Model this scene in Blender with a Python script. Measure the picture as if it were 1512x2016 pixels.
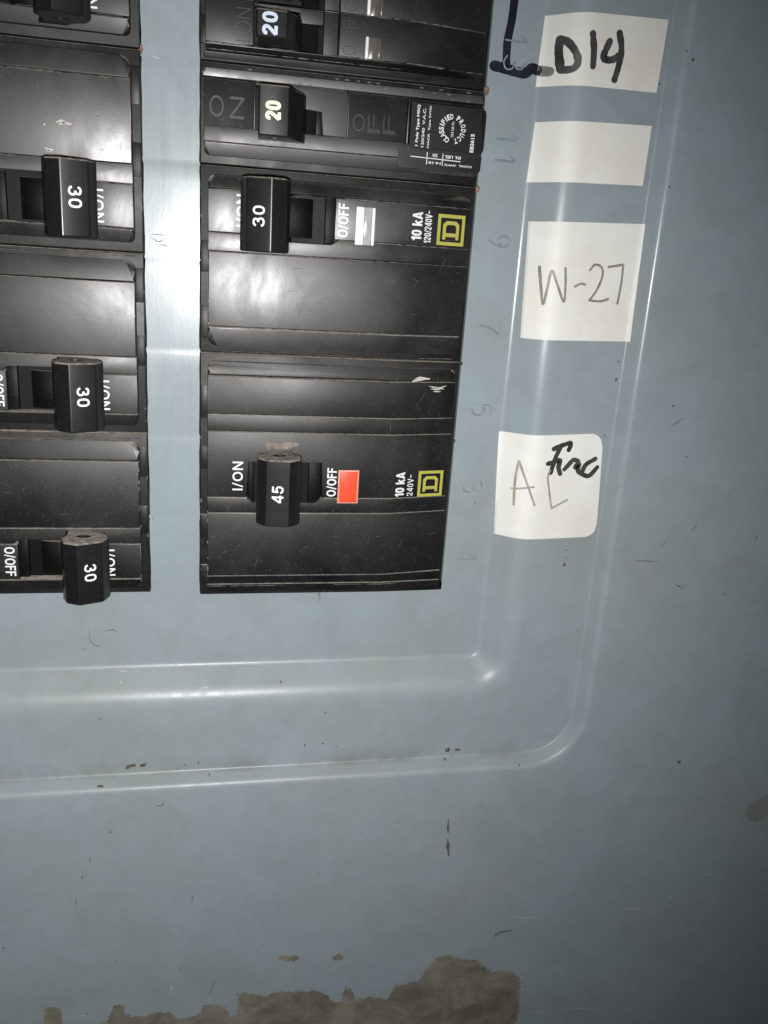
import bpy, bmesh, math, random
from mathutils import Vector, Matrix, noise, geometry

for o in list(bpy.data.objects): bpy.data.objects.remove(o, do_unlink=True)
SC = bpy.context.scene
MM = 0.001
random.seed(7)

# ------------------------------------------------------------------ camera
# frame used below, in millimetres: X right, Z up the panel, H out of the panel towards the viewer (world -Y)
CAM = (-0.245, 82.2, 191.18)
FPX = 1670.8
RM = ((0.98029985, -0.00437319, -0.19746665),
      (0.06351857, 0.95362745, 0.29421094),
      (0.18702298, -0.30095774, 0.93511863))
cam_d = bpy.data.cameras.new('camera'); cam = bpy.data.objects.new('camera', cam_d)
SC.collection.objects.link(cam); SC.camera = cam
cam_d.sensor_fit = 'VERTICAL'; cam_d.sensor_height = 36.0; cam_d.lens = FPX * 36.0 / 2016.0
cam_d.clip_start = 0.005; cam_d.clip_end = 20.0
cols = [Vector((RM[0][i], -RM[2][i], RM[1][i])) for i in range(3)]
M = Matrix.Identity(4)
for i in range(3):
    for j in range(3): M[j][i] = cols[i][j]
M.translation = Vector((CAM[0], -CAM[2], CAM[1])) * MM
cam.matrix_world = M

# ------------------------------------------------------------------ world and the phone's flash
w = bpy.data.worlds.new('World'); SC.world = w; w.use_nodes = True
w.node_tree.nodes['Background'].inputs[0].default_value = (0.75, 0.85, 1.0, 1)
w.node_tree.nodes['Background'].inputs[1].default_value = 0.025

fl = bpy.data.lights.new('flash', 'SPOT'); fo = bpy.data.objects.new('flash', fl); SC.collection.objects.link(fo)
fl.energy = 2.55; fl.color = (1.0, 0.985, 0.965)
fl.spot_size = math.radians(124); fl.spot_blend = 1.0; fl.shadow_soft_size = 0.0032
fo.location = Vector((CAM[0] - 2.0, -CAM[2] + 1.0, CAM[1] - 8.0)) * MM
aim = Vector((-16.0, 0, 10.0)) * MM
fo.rotation_euler = (aim - fo.location).to_track_quat('-Z', 'Y').to_euler()

SC.view_settings.view_transform = 'Standard'; SC.view_settings.look = 'None'
SC.view_settings.gamma = 1.0; SC.view_settings.exposure = 0.0; SC.view_settings.use_curve_mapping = False
SC.render.engine = 'CYCLES'
SC.render.resolution_x = 768; SC.render.resolution_y = 1024

# ------------------------------------------------------------------ pixel (photo, 1512x2016) -> panel millimetres
def ray(px, py):
    d = ((px - 756) / FPX, -(py - 1008) / FPX, -1.0)
    return tuple(sum(RM[i][j] * d[j] for j in range(3)) for i in range(3))
def up(px, py, h=0.0):
    d = ray(px, py); t = (h - CAM[2]) / d[2]
    return CAM[0] + d[0] * t, CAM[1] + d[1] * t

# ------------------------------------------------------------------ materials
class NT:
    def __init__(s, name):
        s.m = bpy.data.materials.new(name); s.m.use_nodes = True
        s.t = s.m.node_tree; s.n = s.t.nodes; s.b = s.n['Principled BSDF']
        s.tc = s.n.new('ShaderNodeTexCoord')
    def link(s, a, b): s.t.links.new(a, b)
    def noise(s, scale, detail=4, rough=0.55, stretch=None, dist=0.0, off=(0, 0, 0)):
        mp = s.n.new('ShaderNodeMapping'); s.link(s.tc.outputs['Object'], mp.inputs[0])
        mp.inputs['Location'].default_value = off
        if stretch: mp.inputs['Scale'].default_value = stretch
        x = s.n.new('ShaderNodeTexNoise'); s.link(mp.outputs[0], x.inputs['Vector'])
        x.inputs['Scale'].default_value = scale; x.inputs['Detail'].default_value = detail
        x.inputs['Roughness'].default_value = rough; x.inputs['Distortion'].default_value = dist
        return x.outputs['Fac']
    def ramp(s, fac, a, b, lo=0.0, hi=1.0):
        r = s.n.new('ShaderNodeMapRange'); s.link(fac, r.inputs[0])
        for k, v in zip((1, 2, 3, 4), (a, b, lo, hi)): r.inputs[k].default_value = v
        return r.outputs[0]
    def mul(s, a, b, op='MULTIPLY'):
        x = s.n.new('ShaderNodeMath'); x.operation = op
        for i, v in enumerate((a, b)):
            if isinstance(v, (int, float)): x.inputs[i].default_value = v
            else: s.link(v, x.inputs[i])
        return x.outputs[0]
    def mix(s, fac, a, b):
        x = s.n.new('ShaderNodeMix'); x.data_type = 'RGBA'
        if isinstance(fac, (int, float)): x.inputs[0].default_value = fac
        else: s.link(fac, x.inputs[0])
        for i, v in ((6, a), (7, b)):
            if isinstance(v, tuple): x.inputs[i].default_value = (*v, 1)
            else: s.link(v, x.inputs[i])
        return x.outputs[2]
    def bump(s, h, strength, dist, prev=None):
        x = s.n.new('ShaderNodeBump'); x.inputs['Strength'].default_value = strength
        x.inputs['Distance'].default_value = dist; s.link(h, x.inputs['Height'])
        if prev is not None: s.link(prev, x.inputs['Normal'])
        return x.outputs[0]
    def set(s, **k):
        for a, v in k.items():
            i = s.b.inputs[a.replace('_', ' ')]
            if isinstance(v, tuple): i.default_value = (*v, 1)
            elif isinstance(v, (int, float)): i.default_value = v
            else: s.link(v, i)
        return s.m
    def upward(s):
        g = s.n.new('ShaderNodeNewGeometry'); x = s.n.new('ShaderNodeSeparateXYZ'); s.link(g.outputs['Normal'], x.inputs[0])
        return x.outputs[2]

def paint_mat():
    t = NT('grey_blue_enamel')
    base = (0.226, 0.278, 0.312)
    c = t.mix(t.ramp(t.noise(14, 3, 0.5), 0.35, 0.7), base, (0.242, 0.287, 0.310))
    # faint greasy, yellowish and brownish smears in the paint
    s1 = t.mul(t.ramp(t.noise(22, 5, 0.6, None, 0.6, (3, 1, 2)), 0.50, 0.66), 0.6)
    c = t.mix(s1, c, (0.218, 0.258, 0.248))
    s2 = t.mul(t.ramp(t.noise(17, 5, 0.6, None, 0.4, (7, 4, 1)), 0.52, 0.68), 0.55)
    c = t.mix(s2, c, (0.235, 0.248, 0.256))
    # fine speckle and dirt
    sp = t.mul(t.ramp(t.noise(900, 2, 0.5), 0.66, 0.76), 0.18)
    c = t.mix(sp, c, (0.13, 0.14, 0.14))
    # dust lying on faces that look upwards
    up_ = t.ramp(t.upward(), 0.18, 0.55)
    du = t.mul(up_, t.ramp(t.noise(160, 5, 0.7), 0.30, 0.66, 0.0, 0.42))
    c = t.mix(du, c, (0.275, 0.270, 0.250))
    gr = t.ramp(t.noise(2600, 2, 0.6, None, 0, (5, 5, 5)), 0.3, 0.7)
    c = t.mix(t.mul(gr, 0.16), c, (0.30, 0.34, 0.37))
    mo = t.ramp(t.noise(75, 6, 0.75, None, 0.8, (9, 2, 6)), 0.40, 0.66)
    c = t.mix(t.mul(mo, 0.32), c, (0.175, 0.195, 0.19))
    # grime caught along the lower step of the recess
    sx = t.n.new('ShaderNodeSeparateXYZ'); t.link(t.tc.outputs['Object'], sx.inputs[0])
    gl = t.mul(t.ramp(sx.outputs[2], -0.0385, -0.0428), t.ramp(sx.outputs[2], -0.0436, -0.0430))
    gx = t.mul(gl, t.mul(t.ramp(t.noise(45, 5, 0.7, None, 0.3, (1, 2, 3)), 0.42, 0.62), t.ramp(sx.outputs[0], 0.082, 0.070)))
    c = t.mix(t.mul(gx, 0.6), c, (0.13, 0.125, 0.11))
    r = t.ramp(t.noise(420, 4, 0.65, (1, 1, 0.07)), 0.3, 0.72, 0.22, 0.32)
    r2 = t.mul(r, t.mul(up_, 0.12), 'ADD')
    n = t.bump(t.noise(1500, 3, 0.6, (1, 1, 0.35)), 0.025, 0.0004)
    n = t.bump(t.noise(30, 2, 0.4), 0.05, 0.002, n)
    return t.set(Base_Color=c, Roughness=r2, Normal=n, Specular_IOR_Level=0.30)
def black_mat(name, base=0.011, rough=(0.30, 0.48), dust=0.35, scratch=0.10, seed=0, bump=0.03, coat=0.0, spec=0.5, cloud=30):
    t = NT(name)
    o = (seed * 1.7, seed * 0.9, seed * 2.3)
    b = (base, base, base * 1.03)
    film = t.ramp(t.noise(48, 7, 0.72, None, 1.2, o), 0.36, 0.70)
    c = t.mix(t.mul(film, dust), b, (0.040, 0.039, 0.039))
    fine = t.ramp(t.noise(1400, 3, 0.7, None, 0, o), 0.60, 0.74)
    c = t.mix(t.mul(fine, scratch), c, (0.16, 0.15, 0.14))
    upf = t.ramp(t.upward(), 0.35, 0.85)
    du = t.mul(upf, t.ramp(t.noise(700, 4, 0.75, None, 0, o), 0.28, 0.56, 0.15, 0.95))
    c = t.mix(du, c, (0.40, 0.35, 0.30))
    r = t.ramp(t.noise(cloud, 6, 0.62, None, 1.2, o), 0.32, 0.68, rough[0], rough[1])
    r = t.mul(r, t.mul(du, 0.4), 'ADD')
    n = t.bump(t.noise(2600, 3, 0.6, None, 0, o), bump, 0.0003)
    n = t.bump(t.noise(60, 3, 0.5, None, 0, o), 0.045, 0.0012, n)
    return t.set(Base_Color=c, Roughness=r, Normal=n, Specular_IOR_Level=spec, Coat_Weight=coat, Coat_Roughness=0.28)
def plain(name, col, rough=0.5, var=0.25, scale=500, spec=0.5, metal=0.0):
    t = NT(name)
    c = t.mix(t.ramp(t.noise(scale, 5, 0.65), 0.3, 0.7), tuple(x * (1 - var) for x in col), tuple(min(1, x * (1 + var)) for x in col))
    return t.set(Base_Color=c, Roughness=rough, Specular_IOR_Level=spec, Metallic=metal)
def paper_mat():
    t = NT('label_paper')
    c = t.mix(t.ramp(t.noise(70, 4, 0.6, None, 0.5), 0.40, 0.75), (0.655, 0.665, 0.64), (0.61, 0.595, 0.535))
    c = t.mix(t.mul(t.ramp(t.noise(500, 5, 0.7), 0.58, 0.74), 0.22), c, (0.4, 0.38, 0.34))
    n = t.bump(t.noise(1800, 3, 0.6), 0.10, 0.0002)
    return t.set(Base_Color=c, Roughness=0.55, Normal=n, Specular_IOR_Level=0.35)
def marker_mat(name, col, pale, amount, scale=260, rough=0.5):
    t = NT(name)
    f = t.mul(t.ramp(t.noise(scale, 5, 0.7), 0.35, 0.72), amount)
    return t.set(Base_Color=t.mix(f, col, pale), Roughness=rough)
def window_mat(name, col, tr, rough=0.08):
    t = NT(name)
    return t.set(Base_Color=col, Roughness=rough, Transmission_Weight=tr, IOR=1.49)
def residue_mat():
    t = NT('brown_residue')
    c = t.mix(t.ramp(t.noise(90, 6, 0.7, None, 0.5), 0.38, 0.60), (0.115, 0.107, 0.080), (0.205, 0.190, 0.150))
    c = t.mix(t.mul(t.ramp(t.noise(160, 4, 0.6, None, 0.4, (2, 2, 2)), 0.62, 0.72), 0.5), c, (0.23, 0.23, 0.21))
    return t.set(Base_Color=c, Roughness=0.75, Specular_IOR_Level=0.25, Normal=t.bump(t.noise(900, 4, 0.7), 0.4, 0.0004))

MT = {}
MT['paint'] = paint_mat()
MT['black'] = black_mat('black_moulded_plastic', 0.0022, (0.37, 0.54), 0.26, 0.18, 1, 0.03, 0.0, 0.58, 38)
MT['black2'] = black_mat('black_moulded_plastic_worn', 0.0022, (0.34, 0.56), 0.26, 0.20, 2, 0.03, 0.0, 0.75, 44)
MT['black3'] = black_mat('black_moulded_plastic_duller', 0.0022, (0.38, 0.52), 0.30, 0.24, 3, 0.03, 0.0, 0.50)
MT['base'] = black_mat('black_plastic_base', 0.0035, (0.38, 0.55), 0.45, 0.22, 4, 0.03, 0.0, 0.24)
MT['handle'] = black_mat('black_handle_plastic', 0.006, (0.27, 0.38), 0.10, 0.10, 5, 0.03)
MT['drum'] = black_mat('black_pivot_plastic', 0.002, (0.45, 0.6), 0.05, 0.10, 6, 0.03, 0.0, 0.15)
MT['white'] = plain('white_print', (0.64, 0.65, 0.67), 0.5, 0.12, 1500)
MT['cream'] = plain('cream_print', (0.70, 0.68, 0.50), 0.5, 0.12, 1500)
MT['pale_blue'] = plain('pale_blue_print', (0.50, 0.57, 0.70), 0.5, 0.12, 1500)
MT['yellow'] = plain('olive_yellow_print', (0.37, 0.35, 0.065), 0.5, 0.12, 1200)
MT['clear'] = window_mat('clear_lens', (0.9, 0.9, 0.92), 0.85, 0.12)
MT['lens_bright'] = plain('lens_glare_white', (0.78, 0.78, 0.80), 0.22, 0.15, 250, 0.8)  # white stands in for the glare strips on the clear lenses
MT['lens_back'] = plain('bright_lens_back', (0.34, 0.335, 0.34), 0.16, 0.2, 300, 0.6)
MT['grey_back'] = plain('grey_lens_back', (0.095, 0.088, 0.076), 0.22, 0.2, 300, 0.6)
MT['red_rib'] = plain('red_trip_rib_lit', (0.90, 0.095, 0.035), 0.35, 0.15, 900)
MT['red'] = plain('red_trip_flag_shaded', (0.62, 0.035, 0.014), 0.4, 0.10, 900)  # flag darker, ribs brighter: shading put into the two reds
MT['paper'] = paper_mat()
MT['ink'] = marker_mat('black_marker', (0.012, 0.012, 0.014), (0.13, 0.12, 0.12), 0.55)
MT['ink_panel'] = marker_mat('navy_black_marker', (0.003, 0.0035, 0.008), (0.024, 0.026, 0.052), 0.9, 150, 0.3)
MT['ink_faded'] = marker_mat('faded_grey_marker', (0.13, 0.125, 0.115), (0.28, 0.27, 0.24), 0.7, 500)
MT['ink_brown'] = marker_mat('faded_brown_pen', (0.15, 0.135, 0.112), (0.33, 0.305, 0.25), 0.9, 420)
MT['ink_tan'] = marker_mat('pale_tan_pen', (0.22, 0.20, 0.155), (0.44, 0.41, 0.33), 0.9, 420)
MT['dust'] = plain('grey_dust', (0.14, 0.132, 0.12), 0.9, 0.45, 900, 0.2)
MT['dust_dark'] = plain('thin_grey_dust', (0.085, 0.080, 0.074), 0.8, 0.45, 700, 0.25)
MT['rust'] = plain('rust', (0.115, 0.080, 0.062), 0.85, 0.45, 900, 0.2)
MT['rust_pale'] = plain('pale_rust', (0.20, 0.115, 0.085), 0.85, 0.40, 900, 0.2)
MT['chip'] = plain('dark_paint_chip', (0.085, 0.083, 0.083), 0.7, 0.5, 900, 0.3)
MT['scuff'] = plain('dull_grey_scuff', (0.13, 0.14, 0.142), 0.7, 0.3, 900, 0.3)
MT['stain'] = plain('brownish_stain', (0.185, 0.198, 0.188), 0.6, 0.15, 200, 0.3)
MT['stamp'] = plain('shaded_stamp_paint', (0.196, 0.240, 0.270), 0.34, 0.2, 600)  # darker than the cover, paints in the dark edges of the relief
MT['halo'] = plain('worn_paint', (0.19, 0.215, 0.222), 0.5, 0.12, 150, 0.3)
MT['scratch'] = plain('pale_scratch', (0.33, 0.375, 0.40), 0.5, 0.25, 900)
MT['smear'] = plain('white_paint_smear', (0.42, 0.40, 0.38), 0.6, 0.35, 700)
MT['tan_smear'] = plain('tan_smear', (0.135, 0.112, 0.095), 0.7, 0.5, 350)
MT['residue'] = residue_mat()
MT['emboss'] = plain('worn_embossing', (0.028, 0.027, 0.026), 0.5, 0.6, 700)
MT['raised'] = plain('dull_raised_letter', (0.0050, 0.0050, 0.0050), 0.5, 0.5, 700)
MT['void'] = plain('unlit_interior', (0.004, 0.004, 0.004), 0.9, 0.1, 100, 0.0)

# ------------------------------------------------------------------ object helpers
COL = SC.collection
def finish(name, bm, mat, parent=None, smooth=32, loc=None):
    bmesh.ops.remove_doubles(bm, verts=bm.verts, dist=1e-4)
    bmesh.ops.recalc_face_normals(bm, faces=bm.faces)
    me = bpy.data.meshes.new(name)
    for v in bm.verts: v.co = Vector((v.co.x, v.co.y, v.co.z)) * MM
    bm.to_mesh(me); bm.free()
    if smooth:
        for p in me.polygons: p.use_smooth = True
        me.set_sharp_from_angle(angle=math.radians(smooth))
    me.materials.append(MT[mat] if isinstance(mat, str) else mat)
    o = bpy.data.objects.new(name, me); COL.objects.link(o)
    if parent: o.parent = parent
    return o
def thing(name, label, cat, loc=(0, 0, 0), roty=0.0, group=None):
    o = bpy.data.objects.new(name, None); COL.objects.link(o)
    o.location = Vector(loc) * MM; o.rotation_euler = (0, roty, 0)
    o.empty_display_size = 0.01
    o['label'] = label; o['category'] = cat
    if group: o['group'] = group
    return o
# local coordinates are (u, v, h); as a vector (u, -h, v)
def V(u, v, h): return Vector((u, -h, v))

def fillet(pts, rad, seg=4, closed=True):
    """round the corners of a 2D polyline; rad is one value or a list"""
    out = []; n = len(pts)
    for i, p in enumerate(pts):
        r = rad[i] if isinstance(rad, (list, tuple)) else rad
        if r <= 0 or (not closed and i in (0, n - 1)): out.append(p); continue
        a = Vector(pts[i - 1]); b = Vector(p); c = Vector(pts[(i + 1) % n])
        d1 = (a - b); d2 = (c - b); l1 = d1.length; l2 = d2.length; d1.normalize(); d2.normalize()
        ang = math.acos(max(-1, min(1, d1.dot(d2))))
        if ang > math.pi - 1e-3: out.append(p); continue
        t = min(r / math.tan(ang / 2), l1 * 0.49, l2 * 0.49); rr = t * math.tan(ang / 2)
        cen = b + (d1 + d2).normalized() * (rr / math.sin(ang / 2))
        p0 = b + d1 * t - cen; p1 = b + d2 * t - cen
        a0 = math.atan2(p0.y, p0.x); a1 = math.atan2(p1.y, p1.x); da = a1 - a0
        while da > math.pi: da -= 2 * math.pi
        while da < -math.pi: da += 2 * math.pi
        for k in range(seg + 1):
            aa = a0 + da * k / seg; out.append((cen.x + rr * math.cos(aa), cen.y + rr * math.sin(aa)))
    return out

def slab(poly, h0, h1, dh=None, bevel=0.3, cuts=()):
    """outline in (u, v) raised from h0 to h1, top edge rounded, then bent by dh(u, v)"""
    bm = bmesh.new()
    lo = [bm.verts.new(V(p[0], p[1], h0)) for p in poly]
    hi = [bm.verts.new(V(p[0], p[1], h1)) for p in poly]
    n = len(poly)
    top = bm.faces.new(hi)
    for i in range(n): bm.faces.new((lo[i], lo[(i + 1) % n], hi[(i + 1) % n], hi[i]))
    if bevel:
        bmesh.ops.bevel(bm, geom=list(top.edges), offset=bevel, segments=3, profile=0.5, affect='EDGES', clamp_overlap=True)
    for c in cuts:
        bmesh.ops.bisect_plane(bm, geom=bm.verts[:] + bm.edges[:] + bm.faces[:], dist=1e-5, plane_co=V(c, 0, 0), plane_no=Vector((1, 0, 0)))
    if dh:
        for v in bm.verts:
            if -v.co.y > h0 + 1e-3: v.co.y -= dh(v.co.x, v.co.z)
    bmesh.ops.triangulate(bm, faces=[f for f in bm.faces if len(f.verts) > 4])
    return bm
def box(bm, u0, u1, v0, v1, h0, h1, bevel=0.0):
    r = bmesh.ops.create_cube(bm, size=1.0)
    for v in r['verts']:
        v.co = V(u0 + (v.co.x + .5) * (u1 - u0), v0 + (v.co.z + .5) * (v1 - v0), h0 + (-v.co.y + .5) * (h1 - h0))
    if bevel:
        es = {e for v in r['verts'] for e in v.link_edges}
        bmesh.ops.bevel(bm, geom=list(es), offset=bevel, segments=2, profile=0.5, affect='EDGES')
def prism(profile, v0, v1, hole=None, end=0.25):
    """profile in (u, h) run along v, ends slightly chamfered; hole=(u, h, r) opens both ends"""
    bm = bmesh.new(); n = len(profile)
    cu = sum(p[0] for p in profile) / n; ch = sum(p[1] for p in profile) / n
    rings = []
    for v, k in ((v0, 1), (v0 + end, 0), (v1 - end, 0), (v1, 1)):
        ring = []
        for (u, h) in profile:
            d = Vector((cu - u, ch - h)); L = d.length
            s = end * 0.8 * k / max(L, 0.01)
            ring.append(bm.verts.new(V(u + d.x * s, v, h + d.y * s)))
        rings.append(ring)
    for a, b in zip(rings, rings[1:]):
        for i in range(n): bm.faces.new((a[i], a[(i + 1) % n], b[(i + 1) % n], b[i]))
    for ring, v, sgn in ((rings[0], v0, 1), (rings[-1], v1, -1)):
        if hole:
            hu, hh, hr = hole
            c = [bm.verts.new(V(hu + 1.55 * hr * math.cos(t * math.pi / 8), v, hh + hr * math.sin(t * math.pi / 8))) for t in range(16)]
            d = [bm.verts.new(V(hu + 1.55 * hr * math.cos(t * math.pi / 8), v + sgn * 4.0, hh + hr * math.sin(t * math.pi / 8))) for t in range(16)]
            es = []
            for i in range(16):
                f = bm.faces.new((c[i], c[(i + 1) % 16], d[(i + 1) % 16], d[i]))
                es.append(bm.edges.get((c[i], c[(i + 1) % 16])))
            bm.faces.new(d)
            for i in range(n): es.append(bm.edges.get((ring[i], ring[(i + 1) % n])))
            bmesh.ops.triangle_fill(bm, edges=es, use_beauty=True, use_dissolve=False)
        else:
            bm.faces.new(ring)
    return bm

# text: outlines from the built-in font, fitted into a box
_tc = {}
def glyphs(s, bold):
    if (s, bold) not in _tc:
        c = bpy.data.curves.new('t', 'FONT'); c.body = s; c.size = 1.0; c.offset = bold; c.resolution_u = 3; c.fill_mode = 'FRONT' if hasattr(c, 'fill_mode') else c.fill_mode
        o = bpy.data.objects.new('t', c); COL.objects.link(o); bpy.context.view_layer.update()
        dg = bpy.context.evaluated_depsgraph_get(); me = bpy.data.meshes.new_from_object(o.evaluated_get(dg))
        vs = [tuple(v.co) for v in me.vertices]; fs = [tuple(p.vertices) for p in me.polygons]
        bpy.data.objects.remove(o); bpy.data.curves.remove(c); bpy.data.meshes.remove(me)
        x0 = min(v[0] for v in vs); x1 = max(v[0] for v in vs); y0 = min(v[1] for v in vs); y1 = max(v[1] for v in vs)
        _tc[(s, bold)] = ([((v[0] - x0) / (x1 - x0), (v[1] - y0) / (y1 - y0)) for v in vs], fs, (x1 - x0) / (y1 - y0))
    return _tc[(s, bold)]
def add_text(bm, s, u0, u1, v0, v1, hf, way='up', bold=0.025):
    vs, fs, asp = glyphs(s, bold)
    nv = []
    for gx, gy in vs:
        if way == 'up': u, v = u1 - gy * (u1 - u0), v0 + gx * (v1 - v0)
        elif way == 'down': u, v = u0 + gy * (u1 - u0), v1 - gx * (v1 - v0)
        elif way == 'flip': u, v = u1 - gx * (u1 - u0), v1 - gy * (v1 - v0)
        else: u, v = u0 + gx * (u1 - u0), v0 + gy * (v1 - v0)
        nv.append(bm.verts.new(hf(u, v)))
    for f in fs:
        try: bm.faces.new([nv[i] for i in f])
        except ValueError: pass
def text(name, parent, s, u0, u1, v0, v1, h, mat='white', way='up', bold=0.025, label=None):
    hf = (lambda u, v: V(u, v, h)) if isinstance(h, (int, float)) else h
    bm = bmesh.new(); add_text(bm, s, u0, u1, v0, v1, hf, way, bold)
    o = finish(name, bm, mat, parent, 0)
    if label: o['label'] = label
    return o

def ell(cx, cy, rx, ry, p=2.3, n=28):
    o = []
    for k in range(n + 1):
        a = 2 * math.pi * k / n; c, s_ = math.cos(a), math.sin(a)
        o.append((cx + rx * math.copysign(abs(c) ** (2 / p), c), cy + ry * math.copysign(abs(s_) ** (2 / p), s_)))
    return o
SF = {'I': (.18, [[(.09, 0), (.09, 1)]]), '/': (.34, [[(.03, -.02), (.31, 1.02)]]), ' ': (.26, []),
      'O': (.78, [ell(.39, .5, .305, .415, 2.2)]), '0': (.58, [ell(.29, .5, .205, .415, 2.5)]),
      'N': (.70, [[(.085, 0), (.085, 1)], [(.615, 0), (.615, 1)], [(.085, .99), (.615, .01)]]),
      'F': (.56, [[(.085, 0), (.085, 1)], [(.085, .915), (.56, .915)], [(.085, .52), (.50, .52)]]),
      'k': (.58, [[(.085, 0), (.085, 1)], [(.10, .30), (.50, .70)], [(.24, .42), (.52, 0)]]),
      'A': (.74, [[(.07, 0), (.37, 1)], [(.67, 0), (.37, 1)], [(.17, .25), (.57, .25)]]),
      'V': (.66, [[(.07, 1), (.33, 0)], [(.59, 1), (.33, 0)]]),
      '~': (.50, ['s', (.02, .42), (.13, .56), (.25, .50), (.37, .44), (.48, .58)]),
      '1': (.42, [[(.30, 0), (.30, 1)], [(.04, .70), (.20, .80), (.28, .97)]]),
      '2': (.58, ['s', (.09, .68), (.12, .86), (.29, .92), (.46, .84), (.47, .64), (.33, .42), (.13, .20), (.07, .08)]),
      '3': (.58, ['s', (.08, .72), (.14, .87), (.29, .92), (.45, .84), (.44, .62), (.28, .53)]),
      '4': (.60, [[(.44, 0), (.44, 1)], [(.42, .97), (.05, .30)], [(.02, .27), (.58, .27)]]),
      '5': (.58, ['s', (.10, .50), (.28, .60), (.46, .52), (.49, .30), (.40, .12), (.25, .08), (.10, .17), (.07, .28)])}
SFX = {'2': [[(.04, .08), (.55, .08)]], '3': [('s', (.28, .53), (.46, .48), (.50, .26), (.40, .11), (.28, .08), (.12, .15), (.07, .30))],
       '5': [[(.14, .915), (.52, .915)], [(.16, .99), (.12, .46)]]}
def print_text(name, parent, s, u0, u1, v0, v1, hf, mat='white', t=0.165, gap=0.11):
    """plain sans lettering reading up the breaker, drawn as constant-width strokes"""
    if isinstance(hf, (int, float)): hh = hf; hf = lambda u, v: V(u, v, hh)
    W_ = sum(SF[c][0] for c in s) + gap * (len(s) - 1); x = 0.0; bm = bmesh.new(); H_ = u1 - u0; k = 0
    for c in s:
        w_, st = SF[c]; items = [st] if st and st[0] == 's' else list(st)
        items += [list(q) for q in SFX.get(c, [])]
        for it in items:
            sm = it[0] == 's'; pts = it[1:] if sm else it
            P = [(u1 - gy * H_, v0 + (x + gx) / W_ * (v1 - v0)) for gx, gy in pts]
            k += 1
            lf = 0.004 * (k % 4)
            th = t * H_ * (0.75 if c in '/~' else 1)
            if sm or len(P) > 3: stroke(bm, P, th, hf, lf, 0, 0, n=4 if sm else 1, cap=False)
            else:
                for a, b in zip(P, P[1:]): stroke(bm, [a, b], th, hf, lf, 0, 0, n=1, cap=False)
        x += w_ + gap
    return finish(name, bm, mat, parent, 0)

def smooth_line(pts, n=6):
    if len(pts) < 3: 
        a, b = pts; return [(a[0] + (b[0] - a[0]) * k / n, a[1] + (b[1] - a[1]) * k / n) for k in range(n + 1)]
    P = [pts[0]] + list(pts) + [pts[-1]]; out = []
    for i in range(1, len(P) - 2):
        for k in range(n):
            t = k / n; q = []
            for c in (0, 1):
                a, b, d, e = P[i - 1][c], P[i][c], P[i + 1][c], P[i + 2][c]
                q.append(0.5 * (2 * b + (d - a) * t + (2 * a - 5 * b + 4 * d - e) * t * t + (3 * b - a - 3 * d + e) * t ** 3))
            out.append(tuple(q))
    out.append(tuple(pts[-1])); return out
def stroke(bm, pts, width, hf, lift=0.0, ridge=0.0, wob=0.12, taper=False, n=6, cap=True):
    """a pen stroke, scratch or stamped ridge along a polyline in (X, Z)"""
    L = smooth_line(pts, n); rows = []; N = len(L)
    hw = width / 2
    ph = random.random() * 50
    def row(x, z, tx, tz, wd):
        nx, nz = -tz, tx; r = []
        for k in ((-1, -.55, 0, .55, 1) if ridge else (-1, 0, 1)):
            X, Z = x + nx * wd * k, z + nz * wd * k
            e = lift + (ridge * math.sqrt(max(0, 1 - k * k)) if ridge else 0)
            q = hf(X, Z); r.append(bm.verts.new(Vector((q.x, q.y - e, q.z))))
        return r
    for i, (x, z) in enumerate(L):
        a = L[max(0, i - 1)]; b = L[min(N - 1, i + 1)]
        t = Vector((b[0] - a[0], b[1] - a[1])); t = t.normalized() if t.length > 1e-6 else Vector((1, 0))
        wd = hw * (1 + wob * noise.noise((i * 0.35 + ph, ph, 0)) * 2)
        if taper: wd *= max(0.12, math.sin(math.pi * (i + 0.25) / (N - 0.5)))
        if i == 0 and cap and not taper:
            for q in (0.95, 0.6): rows.append(row(x - t.x * wd * q, z - t.y * wd * q, t.x, t.y, wd * math.sqrt(1 - q * q)))
        rows.append(row(x, z, t.x, t.y, wd))
        if i == N - 1 and cap and not taper:
            for q in (0.6, 0.95): rows.append(row(x + t.x * wd * q, z + t.y * wd * q, t.x, t.y, wd * math.sqrt(1 - q * q)))
    for a, b in zip(rows, rows[1:]):
        for k in range(len(a) - 1): bm.faces.new((a[k], a[k + 1], b[k + 1], b[k]))
def blot(bm, pts, hf, lift, rough=0.25, sub=5, seed=0):
    """ragged flat patch from an outline in (X, Z)"""
    n = len(pts); ring = []
    for i in range(n):
        a = pts[i]; b = pts[(i + 1) % n]
        L = math.hypot(b[0] - a[0], b[1] - a[1]); nx, nz = -(b[1] - a[1]) / max(L, 1e-6), (b[0] - a[0]) / max(L, 1e-6)
        for k in range(sub):
            t = k / sub; x = a[0] + (b[0] - a[0]) * t; z = a[1] + (b[1] - a[1]) * t
            d = rough * (noise.noise((x * 1.1 + seed, z * 1.1, seed)) + 0.5 * noise.noise((x * 3.1, z * 3.1 + seed, 4)))
            ring.append(Vector((x + nx * d, z + nz * d)))
    m = len(ring)
    vs, es, fs, _, _, _ = geometry.delaunay_2d_cdt(ring, [(i, (i + 1) % m) for i in range(m)], [], 1, 1e-5)
    vv = []
    for p in vs:
        q = hf(p.x, p.y); vv.append(bm.verts.new(Vector((q.x, q.y - lift, q.z))))
    for f in fs: bm.faces.new([vv[i] for i in f])

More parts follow.
